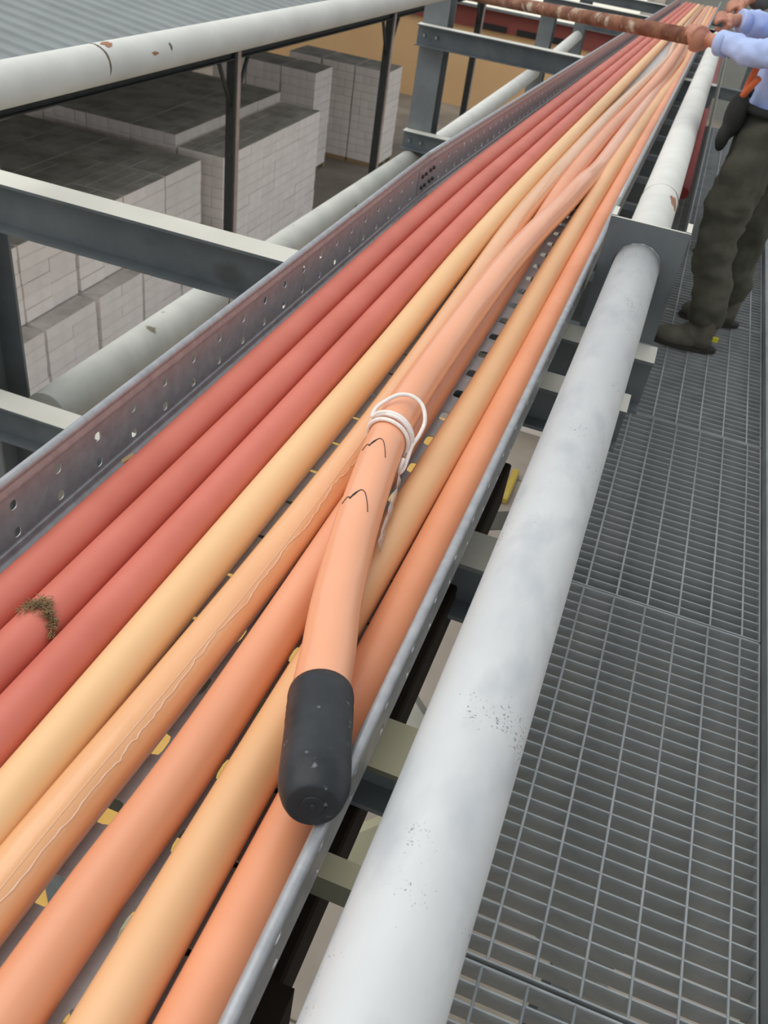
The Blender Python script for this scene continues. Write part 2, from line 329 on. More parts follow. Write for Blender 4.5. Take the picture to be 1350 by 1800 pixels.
def stack(label, xf, nx, y0, ny, z0, nz, L=0.6, Wd=0.25, H=0.2, m='block', front=True, near=True, first=True, on_pallet=False, ragged=0.0, pale_top=None):
    t = thing('block_stack', label, 'block stack', (xf - nx * Wd / 2, y0 + ny * L / 2, z0 - (0.12 if on_pallet else 0)))
    rest = MB(); rng = random.Random(hash(label) % 9999 if False else sum(map(ord, label)))
    for i in range(nx):
        for j in range(ny):
            for k in range(nz):
                vis = (front and i == 0) or (near and j == 0) or k == nz - 1
                cx = xf - (i + 0.5) * Wd + rng.uniform(-.008, .006); cy = y0 + (j + 0.5) * L + rng.uniform(-.006, .006); cz = z0 + k * H
                if vis:
                    o = bpy.data.objects.new('block', block_mesh(L, Wd, H, (pale_top if (pale_top and k == nz - 1) else m))); COL.objects.link(o); o.parent = t
                    if ragged and k == nz - 1: cz += rng.choice((0, 0, ragged, ragged * .5)) * 0 ; o.rotation_euler = (rng.uniform(-.0, .0), 0, rng.uniform(-.02, .02))
                    o.location = Vector((cx, cy, cz)) - Vector(t.location)
                    o.rotation_euler.z += rng.uniform(-.008, .008)
                else:
                    rest.box(cx - Wd / 2 + .004, cx + Wd / 2 - .004, cy - L / 2 + .004, cy + L / 2 - .004, cz, cz + H - .004)
    if rest.v:
        r = rest.build('inner_blocks', m); local(r, t); r['kind'] = 'stuff'
    if on_pallet: pallet(xf - nx * Wd, xf, y0, y0 + ny * L, par=t)
    return t
# near wall of blocks (left of the picture)
ya = [8.85, 10.2, 11.6, 12.95, 14.3]
for n, y in enumerate(ya):
    stack(f'bottom tier of the near white block wall, {ORD[n]} pallet load from the left', -8.26, 5, y, 2, GZ + 0.12, 6, L=0.64, m='block_pale', near=False, on_pallet=True)
    stack(f'upper tier of the near white block wall, {ORD[n]} load from the left', -8.6, 4, y, 2, GZ + 1.34, 6, L=0.655, H=0.205, near=(n == 0), m='block')
for rr in range(3):
    stack(f'long dusty-topped row of blocks, {ORD[rr]} row behind the face of the near wall', -9.62 - rr * 1.02, 4, 8.85, 10, GZ + 0.12, 12, L=0.68, H=0.2035, front=False, near=False, m='block_dirty')
# middle stack
for n in range(4):
    stack(f'tall middle white block stack beside the dark post, {ORD[n]} column from the left', -8.3, 4, 15.95 + n * 1.22, 2, GZ + 0.12, 12, L=0.605, H=0.2065, near=(n == 0), m='block', on_pallet=True)
for rr in range(4):
    stack(f'raised dark dusty block row, {ORD[rr]} behind the tall middle stack', -9.36 - rr * 1.02, 4, 15.95, 8, GZ + 0.12, 13, L=0.61, H=0.2065, front=False, near=True, m='block_dirty')
# rear stacks
for n in range(3):
    stack(f'rear block stack behind the middle stack, {ORD[n]} from the right', -9.75 - n * 1.04, 4, 23.9, 2, GZ + 0.12, 12, L=0.6, H=0.215, front=(n == 0), near=True, m='block', on_pallet=(n == 0))
for n in range(3):
    stack(f'farthest white block stack before the tan wall, {ORD[n]} from the right', -8.4 - n * 1.04, 4, 26.0, 2, GZ + 0.12, 12, L=0.64, H=0.2125, front=(n == 0), near=True, m='block', on_pallet=True, ragged=0.05, pale_top='block_pale')
# loose wooden pallets in the yard
pallet(-8.2, -7.75, 11.4, 12.5, 'narrow wooden pallet leaning out from under the stained strut, nearer one')
pallet(-8.15, -7.7, 14.1, 15.1, 'wooden pallet at the foot of the tall middle block stack')
pl = thing('formwork_stack', 'ochre boards lying in the yard under the cable tray', 'boards', (-3.1, 7.5, GZ))
for k in range(3):
    local(MB().box(-4.3, -2.0, 2.4 + k * 3.6, 5.95 + k * 3.6, GZ + 0.0, GZ + 0.06).build('board', 'ochre'), pl)

# ================================================================== pipe-rack frames
FR = [(2.165, 0.95, 1.752), (7.42, 1.125, 1.912), (13.5, 1.43, 2.05), (17.1, 1.61, 2.02)]
CXK = (-2.17, -2.09, -2.23, -2.25)
NAMES = ['nearest', 'second', 'third', 'farthest']
for k, (y, zb, zl) in enumerate(FR):
    t = thing('pipe_rack', f'{NAMES[k]} galvanised steel pipe rack bay with column and two cross beams', 'steel frame', (-1.96, y + 0.1, GZ))
    # H column, flanges facing the walkway side
    pr = []; cxk = CXK[k]
    c = MB().prism([(u + cxk, w + y + 0.155) for u, w in hprof(0.2, 0.2, 0.011, 0.01, 0, 0.1)], GZ, Z0 - (0.951 if k == 0 else 0.80), 'Z').build('column', 'galv_col'); local(c, t)
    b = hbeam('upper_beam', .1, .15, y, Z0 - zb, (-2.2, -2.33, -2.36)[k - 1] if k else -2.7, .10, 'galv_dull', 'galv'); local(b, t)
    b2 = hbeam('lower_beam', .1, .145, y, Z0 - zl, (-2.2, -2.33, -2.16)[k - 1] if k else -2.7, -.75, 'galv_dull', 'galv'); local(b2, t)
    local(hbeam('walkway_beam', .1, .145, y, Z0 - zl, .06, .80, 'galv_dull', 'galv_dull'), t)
    for (zz, bb) in ((zb, b), (zl, b2)):
        for dx in (cxk - .05, cxk + .05):
            bo = MB().tube([(dx, y - 0.004, Z0 - zz - 0.075), (dx, y - 0.03, Z0 - zz - 0.075)], 0.012, 6).build('bolt', 'galv_plain'); bo.parent = bb
    local(MB().prism([(u + 0.72, w + y + 0.155) for u, w in hprof(0.2, 0.2, 0.011, 0.01, 0, 0.1)], GZ, Z0 - zl - 0.145, 'Z').build('column', 'galv_dull'), t)
# round struts between the columns
def pipe(name, label, pts, r, m, cat='pipe', rings=(), n=28, group=None, parent=None):
    mb = MB().tube(pts, r, n); o = mb.build(name, m); tag(o, label, cat, group)
    P = [Vector(p) for p in pts]; d = (P[-1] - P[0])
    for q in rings:
        c = P[0] + d * q; dn = d.normalized() * 0.004
        MB().tube([c - dn, c, c + dn], [r + 0.0005, r + 0.003, r + 0.0005], n).build('weld_seam', 'weld', o)
    return o
s1 = pipe('strut_pipe', 'stained white round strut between nearest and second rack columns', [(-1.93, 2.33, Z0 - 1.885), (-2.02, 4.7, Z0 - 2.0), (-2.12, 7.46, Z0 - 2.15)], 0.084, 'pipe_stained', rings=(0.275,))
s2 = pipe('strut_pipe', 'pale round strut between second and third rack columns', [(-2.08, 7.68, Z0 - 2.15), (-2.25, 13.5, Z0 - 2.36)], 0.084, 'pipe_white')
s3 = pipe('strut_pipe', 'short-looking pale round strut between third and farthest rack columns', [(-2.25, 13.76, Z0 - 2.36), (-2.25, 17.1, Z0 - 2.3)], 0.084, 'pipe_white')
# left rail pipe
lp = pipe('rail_pipe', 'white rail pipe crossing the top left with a rust-stained weld', [(-1.731, 0.6, Z0 - 0.628), (-1.72, 2.04, Z0 - 0.653), (-1.70, 4.73, Z0 - 0.70), (-1.68, 7.4, Z0 - 0.747)], 0.057, 'pipe_white', rings=())
def along(a, b, t): return Vector(a).lerp(Vector(b), t)
A = (-1.72, 2.04, Z0 - 0.653); B = (-1.696, 5.2, Z0 - 0.708); dl = (Vector(B) - Vector(A)).normalized()
def wrap_patch(c, axis, r, a0, a1, l0, l1, m, name, par, n=8, seed=1):   # thin irregular patch on a pipe surface
    rng = random.Random(seed); axis = axis.normalized(); u = Vector((0, 0, 1)); u = (u - axis * u.dot(axis)).normalized(); w = axis.cross(u); w = w if w.x > 0 else -w; mb = MB(); v = []; f = []
    for i in range(n + 1):
        a = a0 + (a1 - a0) * i / n; e = math.sin(PI * i / n) ** 0.5 if 0 < i < n else 0.05
        mid = (l0 + l1) / 2 + rng.uniform(-.15, .15) * (l1 - l0); hl = (l1 - l0) / 2 * e * rng.uniform(.7, 1.1)
        rad = (u * math.cos(a) + w * math.sin(a)) * (r + 0.0008)
        v += [c + axis * (mid - hl) + rad, c + axis * (mid + hl) + rad]
    for i in range(n): f.append((2 * i, 2 * i + 1, 2 * i + 3, 2 * i + 2))
    return mb.add(v, f, True).build(name, m, par)
RPc = along(A, B, 0.135)
wrap_patch(RPc, dl, 0.057, -0.4, 1.9, -0.008, 0.003, 'weld', 'weld_seam', lp, 10, 3)
wrap_patch(RPc + dl * 0.035, dl, 0.057, 0.0, 0.55, -0.02, 0.03, 'rust_patch', 'rust_patch', lp, 8, 5)
wrap_patch(along(A, B, 0.21), dl, 0.057, 1.2, 1.4, -0.012, 0.03, 'rust_patch', 'rust_patch', lp, 6, 8)
wrap_patch(along(A, B, 0.245), dl, 0.057, 0.9, 1.35, -0.008, 0.005, 'weld', 'rust_patch', lp, 6, 9)

# ================================================================== cable tray
TX0, TX1 = -0.735, -0.128
P100 = 0.1025
def rail_profile(side):   # (offset outward, depth below eye)
    return [(-0.024, 0.900), (-0.010, 0.899), (-0.005, 0.894), (-0.0045, 0.889), (0.0, 0.886)], \
           [(0.0, 0.803), (-0.0035, 0.799), (-0.0045, 0.792), (-0.0015, 0.7865), (-0.0015, 0.783), (-0.005, 0.779), (-0.0062, 0.775), (-0.005, 0.7715), (-0.001, 0.7692), (0.003, 0.7695), (0.0062, 0.772), (0.0068, 0.776), (0.005, 0.7795), (0.0025, 0.783), (0.0035, 0.790), (0.002, 0.797), (0.0008, 0.803)]
def make_tray(label, y0, y1, perf_to, slope=0.0, pivot=None):
    t = thing('cable_tray', label, 'cable tray', ((TX0 + TX1) / 2, y0, Z0 - 0.9))
    base = Vector(t.location)
    def H(y): return 0.0 if not pivot or y < pivot else -slope * (y - pivot)
    def Wd(x, y, d): return Vector((x, y, Z0 - d + H(y)))
    cells = int(round((y1 - y0) / P100)); npf = int(round((perf_to - y0) / P100))
    for nm, X, s in (('side_rail', TX0, -1), ('side_rail', TX1, 1)):
        lo, hi = rail_profile(s); mb = MB()
        for prof in (lo, hi):
            nseg = max(2, int((y1 - y0) / 0.4)); v = []; f = []
            for i in range(nseg + 1):
                y = y0 + (y1 - y0) * i / nseg
                v += [Wd(X + s * o, y, d) for o, d in prof]
            n = len(prof)
            for i in range(nseg):
                for k in range(n - 1): f.append((i * n + k, i * n + k + 1, (i + 1) * n + k + 1, (i + 1) * n + k))
            mb.add([p - base for p in v], f, True)
        for i in range(cells):
            a = y0 + i * P100; b = a + P100
            Fn = lambda u, d: Wd(X, u, d) - base
            if i < npf:
                hole_cell(mb, Fn, a, b, 0.886, 0.8465, (a + b) / 2, 0.8715, 0.0074, -0.0080)
                hole_cell(mb, Fn, a, b, 0.8465, 0.803, (a + b) / 2, 0.8215, 0.0074, -0.0080)
            else:
                mb.add([Fn(a, .886), Fn(b, .886), Fn(b, .803), Fn(a, .803)], [(0, 1, 2, 3)])
        o = mb.build(nm, 'tray', t); solidify(o, 0.0016)
    # perforated floor: slots along the tray on a 100 mm grid, cross slots in the lanes between
    mb = MB(); xs = TX0 + 0.022; lanes = [TX0 + 0.0520 + 0.0512 * k for k in range(11)]; half = 0.0256
    edges = [xs] + [l + half for l in lanes[:-1]] + [TX1 - 0.022]
    for i in range(cells):
        a = y0 + i * P100; b = a + P100
        for k in range(len(lanes)):
            Fn = lambda u, w: Wd(u, w, 0.9) - base
            if i < npf:
                if k % 2 == 0: hole_cell(mb, Fn, edges[k], edges[k + 1], a, b, (edges[k] + edges[k + 1]) / 2, (a + b) / 2 - .013, 0.0148, 0.017, 5)
                else: hole_cell(mb, Fn, edges[k], edges[k + 1], a, b, (edges[k] + edges[k + 1]) / 2, a + P100 * 0.5 - .013, 0.014, 0.0045, 3)
            else: mb.add([Fn(edges[k], a), Fn(edges[k + 1], a), Fn(edges[k + 1], b), Fn(edges[k], b)], [(0, 1, 2, 3)])
    o = mb.build('floor_plate', 'tray_floor', t); solidify(o, 0.0016)
    return t
KY = 2.76; SL = 0.0477
yA = 0.8975 - P100 / 2 - 14 * P100
nt = make_tray('near length of perforated galvanised cable tray carrying the orange cables', yA, yA + P100 * 33, yA + P100 * 33)
yB = yA + P100 * 33
ft = make_tray('far sloping length of galvanised cable tray beyond the bolted splice', yB, yB + P100 * 150, yB + P100 * 45, SL, yB)
KY = yB
# splice plate with bolts on the left rail
sp = MB().box(TX0 + 0.0012, TX0 + 0.0032, yB - 0.09, yB + 0.09, Z0 - 0.882, Z0 - 0.808).build('splice_plate', 'tray'); local(sp, nt)
for dy in (-0.06, -0.025, 0.025, 0.06):
    for d in (0.83, 0.865):
        bo = MB().tube([(TX0 + 0.003, yB + dy, Z0 - d), (TX0 + 0.010, yB + dy, Z0 - d)], 0.006, 8).build('bolt', 'dark'); bo.parent = sp

# ------------------------------------------------------------------ cables
RC = 0.0316
def drop(y): return 0.0 if y < KY - 0.15 else -SL * max(0, (y - KY)) 
CZ = Z0 - 0.9 + 0.001 + RC
def cable(label, pts, m, r=RC):
    P = []
    for p in pts:
        x, y = p[0], p[1]; dz = p[2] if len(p) > 2 else 0
        P.append((x, y, CZ + dz + drop(y)))
    path = smooth_path(P, 0.06)
    o = MB().tube(path, r, 24).build('power_cable', m); tag(o, label, 'cable', None); return o
E_ = 17.5
cable('brick-red power cable lying against the left tray rail', [(-.655, -.4), (-.655, 1), (-.654, 2.5), (-.655, 4), (-.655, 8), (-.65, E_)], 'red')
c2 = cable('brick-red power cable, middle of the three red ones, with a fibre clump on it', [(-.589, -.4), (-.589, 1), (-.588, 2.5), (-.589, 4), (-.588, 8), (-.585, E_)], 'red')
cable('brick-red power cable touching the sand-yellow one', [(-.523, -.4), (-.523, 1), (-.522, 2.5), (-.523, 4), (-.522, 8), (-.52, E_)], 'red')
cable('sand-yellow power cable beside the three red ones', [(-.458, -.4), (-.458, 1), (-.455, 1.6), (-.457, 2.5), (-.457, 4), (-.456, 8), (-.455, E_)], 'yellow')
pc5 = cable('glossy peach power cable in clear film, second of the yellow pair', [(-.412, -.4), (-.402, .3), (-.389, .62), (-.379, .95), (-.374, 1.4), (-.384, 2.0), (-.393, 2.6), (-.394, 3.2), (-.388, 4.5), (-.37, 5.6), (-.315, 7.9), (-.34, 9.2), (-.375, 11), (-.385, E_)], 'peach')
cable('salmon power cable running under the black-capped one', [(-.330, -.4), (-.322, .3), (-.311, .62), (-.316, 1.5), (-.318, 2.3), (-.338, 3.2), (-.333, 4.4), (-.300, 5.6, .012), (-.262, 7.0, .052), (-.27, 9, .05), (-.3, 11, .01), (-.31, E_)], 'salmon')
cable('beige power cable between the salmon and the outer orange ones', [(-.241, -.4), (-.240, .8), (-.228, 1.7), (-.226, 2.5), (-.2235, 3.4), (-.215, 4.5), (-.20, 6), (-.17, 8), (-.195, 10), (-.24, E_)], 'beige')
cable('orange power cable along the right tray rail', [(-.172, -.4), (-.172, .8), (-.169, 1.8), (-.165, 2.6), (-.1625, 3.4), (-.1625, 4.5, -.0), (-.162, 5.5), (-.162, 6.5), (-.165, 8, .0), (-.17, E_)], 'orange')
c5p = smooth_path([(-.412, -.4, CZ), (-.402, .3, CZ), (-.389, .62, CZ), (-.379, .95, CZ), (-.374, 1.4, CZ), (-.384, 2.0, CZ), (-.393, 2.6, CZ)], .008)
rng = random.Random(21); sm_ = []; wob = 0
for i, c in enumerate(c5p):
    wob = wob * .8 + rng.gauss(0, .035); a = .62 + wob
    sm_.append(c + Vector((math.sin(a), 0, math.cos(a))) * (RC + .0002))
MB().tube(sm_, [.0006 + .0007 * rng.random() for _ in sm_], 5).build('glint_streak', 'film_glint', pc5, label='pale painted glint along the wrinkled clear film')  # pale tube standing in for a specular streak on the wrap
sm2 = []
for i, c in enumerate(c5p[:int(len(c5p) * .8)]):
    a = .38 + .05 * math.sin(i * .05)
    sm2.append(c + Vector((math.sin(a), 0, math.cos(a))) * (RC + .0001))
MB().tube(sm2, .0005, 5).build('glint_streak', 'film_glint', pc5)
# loose cable on top, ending in a black cap near the camera
def Zr(d): return Z0 - d
TP = [(-.28, 17.5, CZ + drop(17.5)), (-.24, 10, CZ + drop(10)), (-.236, 7.9, CZ + drop(7.9)), (-.25, 6, CZ + drop(6)), (-.266, 4.4, CZ + drop(4.4)), (-.2715, 3.6, CZ + drop(3.6) + .002), (-.279, 3.2, CZ + .006), (-.291, 2.8, CZ + .030), (-.306, 2.45, CZ + .052),
      (-.318, 2.1, CZ + .063), (-.3225, 1.8, CZ + .065), (-.3235, 1.5, CZ + .066), (-.3195, 1.29, CZ + .067), (-.308, 1.17, CZ + .068), (-.2945, 1.08, CZ + .068), (-.2770, .975, CZ + .068), (-.2610, .895, CZ + .070), (-.2360, .785, CZ + .077), (-.2130, .705, CZ + .087), (-.1975, .645, CZ + .096), (-.1840, .606, CZ + .103)]
tpath = smooth_path(TP, 0.03)
RT = 0.0332
top = MB().tube(tpath, RT, 28).build('power_cable', 'salmon_top'); tag(top, 'loose salmon cable lying across the others with a black rubber end cap', 'cable')
# end cap
e0 = tpath[-1]; ed = Vector((0.056, -0.161, 0.030)).normalized()
capP = []; capR = []
for t_, r_ in ((-0.020, .0333), (-0.019, .0352), (-0.012, .0360), (0.0, .0352), (0.004, .0358), (0.010, .0350), (0.014, .0357), (0.020, .0350), (0.024, .0356), (0.032, .0350), (0.045, .0350), (0.075, .0352), (0.098, .0352), (0.108, .0340), (0.120, .0298), (0.126, .0262), (0.1275, .0240)):
    capP.append(e0 + ed * t_ * 1.12); capR.append(r_ * 1.04)
mb = MB().tube(capP, capR, 36)
mb.tube([e0 + ed * .1425, e0 + ed * .144], [.013, .0115], 20); mb.tube([e0 + ed * .1427, e0 + ed * .1455], [.004, .003], 12)
mb.build('end_cap', 'rubber', top, label='black rubber end cap')
# pen marks on the loose cable
def surf(py, ang, r=RT + 0.0006):   # point on the cable surface at world-Y station py, angle from the top towards +X
    i = min(range(len(tpath)), key=lambda q: abs(tpath[q].y - py)); i = max(1, min(len(tpath) - 2, i))
    a, b = (tpath[i], tpath[i + 1]) if tpath[i].y > py else (tpath[i - 1], tpath[i])
    t_ = (a.y - py) / (a.y - b.y) if abs(a.y - b.y) > 1e-6 else 0
    c = a.lerp(b, t_); ax = (tpath[i + 1] - tpath[i - 1]).normalized(); upv = Vector((0, 0, 1)); upv = (upv - ax * upv.dot(ax)).normalized(); sd_ = ax.cross(upv).normalized()
    if sd_.x < 0: sd_ = -sd_
    return c + (upv * math.cos(ang) + sd_ * math.sin(ang)) * r
for yc in (1.13, .985):
    q = [(-.0, -.75), (.010, -.55), (.008, -.38), (.004, -.36), (.012, -.22), (.022, -.02), (.024, .12), (.016, .3), (-.005, .5), (-.022, .62)]
    pts = smooth_path([surf(yc + dy, a - 0.22) for dy, a in q], 0.002)
    n = len(pts); rad = [0.0006 + 0.0008 * math.exp(-((i / n - 0.33) / 0.07) ** 2) for i in range(n)]
    MB().tube(pts, rad, 6).build('pen_mark', 'ink', top, label='black marker squiggle')
# white cord wound round the loose cable
rp = []
def wind(y0, y1, a0, a1, r, n):
    return [surf(y0 + (y1 - y0) * i / n, a0 + (a1 - a0) * i / n, r) for i in range(n + 1)]
seq = wind(1.195, 1.205, 2.1, 0.2, RT + .004, 8) + wind(1.207, 1.225, 0.0, -1.9, RT + .004, 8) + wind(1.225, 1.215, -2.2, -4.1, RT + .004, 8) + wind(1.212, 1.222, -4.4, -6.4, RT + .0055, 8) + \
      wind(1.226, 1.238, -6.6, -8.2, RT + .005, 8) + wind(1.238, 1.215, -8.5, -10.6, RT + .005, 8) + wind(1.215, 1.232, -10.9, -13.6, RT + .008, 9)
LOOP = ((1.255, -.95, .010), (1.268, -.55, .010), (1.282, -.1, .013), (1.288, .35, .016), (1.283, .8, .020), (1.262, 1.2, .021), (1.236, 1.45, .016), (1.212, 1.62, .010), (1.188, 1.85, .010), (1.165, 2.05, .012), (1.150, 2.15, .008), (1.152, 1.9, .004), (1.168, 1.7, .004))
seq += [surf(y_, a_, RT + h_) for y_, a_, h_ in LOOP]
cord = MB().tube(smooth_path(seq, 0.004), 0.0036, 10).build('cord_tie', 'rope'); tag(cord, 'white cord wound several times round the loose salmon cable', 'cord')
# crumpled clear film beside it
fm = MB(); rng = random.Random(4); v = []; f = []
for i in range(14):
    yy = 1.13 - i * 0.014; 
    for j in range(5):
        c = surf(yy, 1.75 + j * 0.10, RT + .002 + rng.uniform(0, .008) + j * .002); v.append(c)
for i in range(13):
    for j in range(4): f.append((i * 5 + j, i * 5 + j + 1, (i + 1) * 5 + j + 1, (i + 1) * 5 + j))
fo = fm.add(v, f, True).build('clear_film', 'film'); tag(fo, 'scrap of crumpled clear plastic film under the loose cable', 'film'); solidify(fo, .0006)
# dry fibre clump on the middle red cable
rng = random.Random(11); fb = MB()
cy = .645
for i in range(230):
    u = rng.random(); a = -0.55 + 1.75 * u + rng.uniform(-.1, .1); yy = cy + (0.018 * math.sin(u * 2.2) - 0.04 * max(0, u - .35)) + rng.gauss(0, .007 if u < .5 else .004)
    ax = Vector((-.589, yy, CZ)); c = ax + Vector((math.sin(a), 0, math.cos(a))) * (RC + .002 + abs(rng.gauss(0, .0018)))
    d = Vector((rng.gauss(0, 1), rng.gauss(0, 1), rng.gauss(0, .5))).normalized() * rng.uniform(.003, .008)
    fb.tube([c - d, c + d * .2 + Vector((0, 0, .001)), c + d], 0.00055, 3, False)
fo = fb.build('fibre_clump', 'straw'); tag(fo, 'clump of dry brown fibre stuck on the middle red cable', 'debris')
# small chip by the left rail
ch = MB().add([(-.685, .992, CZ + .016), (-.676, 1.012, CZ + .022), (-.680, 1.014, CZ + .026), (-.689, .995, CZ + .020), (-.684, 1.0, CZ + .012)], [(0, 1, 2, 3), (0, 4, 1), (1, 4, 2), (2, 4, 3), (3, 4, 0)]).build('wood_chip', 'wood')
tag(ch, 'tiny pale chip lying between left rail and first red cable', 'debris')

# ------------------------------------------------------------------ bearers and beams under the tray
def bearer(label, y, w, h, m, x1, ztop=0.95, x0=-.80):
    o = hbeam('tray_bearer', w, h, y, Z0 - ztop, x0, x1, 'galv_dull', m); return tag(o, label, 'beam', 'bearers under the cable tray')
b0 = MB().box(-.8, .02, .525, .558, Z0 - .99, Z0 - .948).build('tray_bearer', 'olive'); tag(b0, 'slim olive bearer bar under the tray, nearest the camera', 'beam', 'bearers under the cable tray')
bearer('dusty steel bearer beam under the tray beside the black cap', .735, .085, .095, 'olive', .0, .95)
bearer('cement-splashed bearer beam under the tray right of the loose cable', 1.20, .10, .13, 'dusty', .0, .96)
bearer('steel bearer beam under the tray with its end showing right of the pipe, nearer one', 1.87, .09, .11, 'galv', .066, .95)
ln = MB().box(-.262, -.136, -.5, 1.64, Z0 - 1.16, Z0 - 1.05).build('runner_beam', 'brown'); tag(ln, 'dark brown runner beam beneath the right side of the tray', 'beam')
bevel(ln, .004)
bk_ = MB().box(-.20, -.118, .22, .437, Z0 - 1.12, Z0 - 1.03).build('clamp_block', 'brown', ln)
for nm, p, q, lab in (('rack_brace', (-.9, .45, Z0 - 1.95), (.5, 2.0, Z0 - 1.95), 'olive diagonal brace under the tray nearest the camera'), ('rack_brace', (.5, 1.0, Z0 - 2.0), (-1.2, 2.6, Z0 - 2.0), 'thin diagonal brace crossing below the tray'),
                      ('rack_brace', (-1.0, 2.15, Z0 - 1.95), (.6, 3.15, Z0 - 1.95), 'grey diagonal brace below the cement-splashed bearer')):
    o = MB().tube([p, q], 0.045, 4, smooth=False).build(nm, 'olive' if 'olive' in lab else 'dusty'); tag(o, lab, 'brace', 'braces under the tray')
# slot between tray and pipe, with a dark lower tray added to darken it
lt = thing('added_lower_tray', 'dark lower cable tray added below the pipe to keep the gap dark', 'cable tray', (-.1, 3, Z0 - 1.5))
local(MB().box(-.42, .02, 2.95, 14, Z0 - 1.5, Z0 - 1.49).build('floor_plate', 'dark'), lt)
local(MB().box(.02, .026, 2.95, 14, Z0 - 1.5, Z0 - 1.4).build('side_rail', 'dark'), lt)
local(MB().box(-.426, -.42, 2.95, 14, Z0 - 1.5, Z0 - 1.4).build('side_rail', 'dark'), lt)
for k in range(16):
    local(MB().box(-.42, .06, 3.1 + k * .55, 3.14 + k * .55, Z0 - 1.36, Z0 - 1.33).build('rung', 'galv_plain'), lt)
cb = thing('carton', 'white carton with crimson tape in the yard seen between tray and pipe', 'box', (-.86, 14.2, GZ))
local(MB().box(-1.5, -.5, 13.6, 14.9, GZ, GZ + .7).build('carton_body', 'paper'), cb)
local(MB().box(-1.52, -.48, 14.1, 14.25, GZ, GZ + .72).build('tape', 'pink', label='crimson tape band'), cb)
local(MB().box(-1.3, -1.2, 13.58, 14.92, GZ, GZ + .71).build('tape', 'brown'), cb)
ys_ = MB().box(-.98, -.86, 11.3, 12.2, GZ, GZ + .12).build('yellow_timber', 'mustard'); tag(ys_, 'yellow beam lying in the yard below the gap', 'timber')
bevel(ys_, .02)

# ------------------------------------------------------------------ the big pipe between tray and walkway
PX = -0.0155; PZ = Z0 - 0.765; PR = 0.0570
pp = pipe('rail_pipe', 'thick pale galvanised pipe in the foreground between tray and walkway', [(PX - .004, -.5, PZ + .001), (PX - .002, .8, PZ), (PX, 2.235, PZ)], PR, 'pipe', n=48)
def seam(py0, py1, ang, r):
    pts = []
    for i in range(60):
        y = py0 + (py1 - py0) * i / 59; a = ang + 0.012 * math.sin(i * .9) + 0.01 * math.sin(i * 2.3)
        pts.append(Vector((PX, y, PZ)) + Vector((math.sin(a), 0, math.cos(a))) * (r - .0002))
    return pts
MB().tube(seam(-.4, 1.6, -.62, PR), .0007, 4).build('seam_line', 'galv_plain', pp)
fp = pipe('rail_pipe', 'white pipe continuing beyond the bracket toward the worker', [(PX, 2.235, PZ), (PX + .004, 4.5, PZ - .085), (PX + .02, 9.5, PZ - .3)], PR, 'pipe_white', rings=(.093,), n=40)
wrap_patch(Vector((PX, 2.80, PZ - .02)), Vector((0, 1, -.03)), PR, .5, 1.3, -.05, .05, 'rust_patch', 'rust_patch', fp, 8, 12)
# channel bracket with the pipe through it
cx0, cx1, cz0, cz1, cyy = -.109, .0845, Z0 - .948, Z0 - .656, 2.222
br = thing('channel_bracket', 'upright grey steel channel bracket with the pipe passing through it', 'bracket', ((cx0 + cx1) / 2, cyy, cz0))
mb = MB(); hole_cell(mb, lambda u, w: (u, cyy, w), cx0, cx1, PZ - .11, cz1, PX, PZ, PR + .004, PR + .004, 2)
mb.add([(cx0, cyy, cz0), (cx1, cyy, cz0), (cx1, cyy, PZ - .11), (cx0, cyy, PZ - .11)], [(0, 1, 2, 3)])
o = mb.build('web_plate', 'galv'); solidify(o, .008); local(o, br)
for xa, xb in ((cx0, cx0 + .012), (cx1 - .012, cx1)):
    local(MB().box(xa, xb, cyy + .002, cyy + .075, cz0, cz1 + .002).build('flange', 'galv'), br)

# ------------------------------------------------------------------ walkway grating
RODP = 0.0546 * 1.7; BARP = 0.0392
barm = MB().box(0.03, .648, -.002, .002, -.056, 0).mesh('bearing_bar'); barm.materials.append(M['grate'])
rodm = {}
def grating(label, y0, y1, dx, singles):
    t = thing('grating_panel', label, 'grating', (0.34, y0, 0), 'walkway grating panels')
    n = int((y1 - y0 - .004) / BARP); st = (y1 - y0 - .008) / n; rest = MB()
    for i in range(n + 1):
        y = y0 + .004 + i * st
        if singles:
            o = bpy.data.objects.new('bearing_bar', barm); COL.objects.link(o); o.parent = t; o.location = (-.34, y - y0, 0)
        else: rest.box(.03, .648, y - .002, y + .002, -.056, 0)
    if rest.v: r = rest.build('bearing_bars', 'grate'); local(r, t); r['kind'] = 'stuff'
    for k in range(-1, 6):
        x = .1285 + k * RODP + dx
        if x < .035: continue
        key = round(y1 - y0, 3)
        o = MB().tube([(x, y0 + .004, -.0005), (x, y1 - .004, -.0005)], .0033, 6).build('cross_rod', 'grate'); local(o, t)
    for x in (.648,):
        local(MB().box(x - .002, x + .002, y0 + .002, y1 - .002, -.05, .0005).build('edge_bar', 'grate'), t)
    for y in (y0 + .003, y1 - .003):
        local(MB().box(.03, .648, y - .0022, y + .0022, -.05, .0015).build('end_bar', 'grate'), t)
    return t
grating('walkway grating panel at the bottom right corner, with the open joint above it', -.25, .905, -.006, True)
grating('long walkway grating panel beside the pipe, between the open joint and the pale bar', .913, 2.12, 0, True)
grating('walkway grating panel in front of the worker boots', 2.124, 3.285, .005, True)
grating('walkway grating panel under the worker', 3.29, 4.46, .0, False)
grating('walkway grating panel just behind the worker', 4.465, 5.64, .0, False)
grating('farthest walkway grating panel', 5.645, 9.0, .0, False)
st = thing('walkway_stringer', 'grey channel kerb along the right edge of the walkway', 'steel channel', (.69, 3, 0))
local(MB().prism([(.654, .035), (.660, .035), (.660, -.10), (.71, -.10), (.71, -.108), (.654, -.108)], -.4, 10, 'Y').build('channel', 'galv_plain'), st)
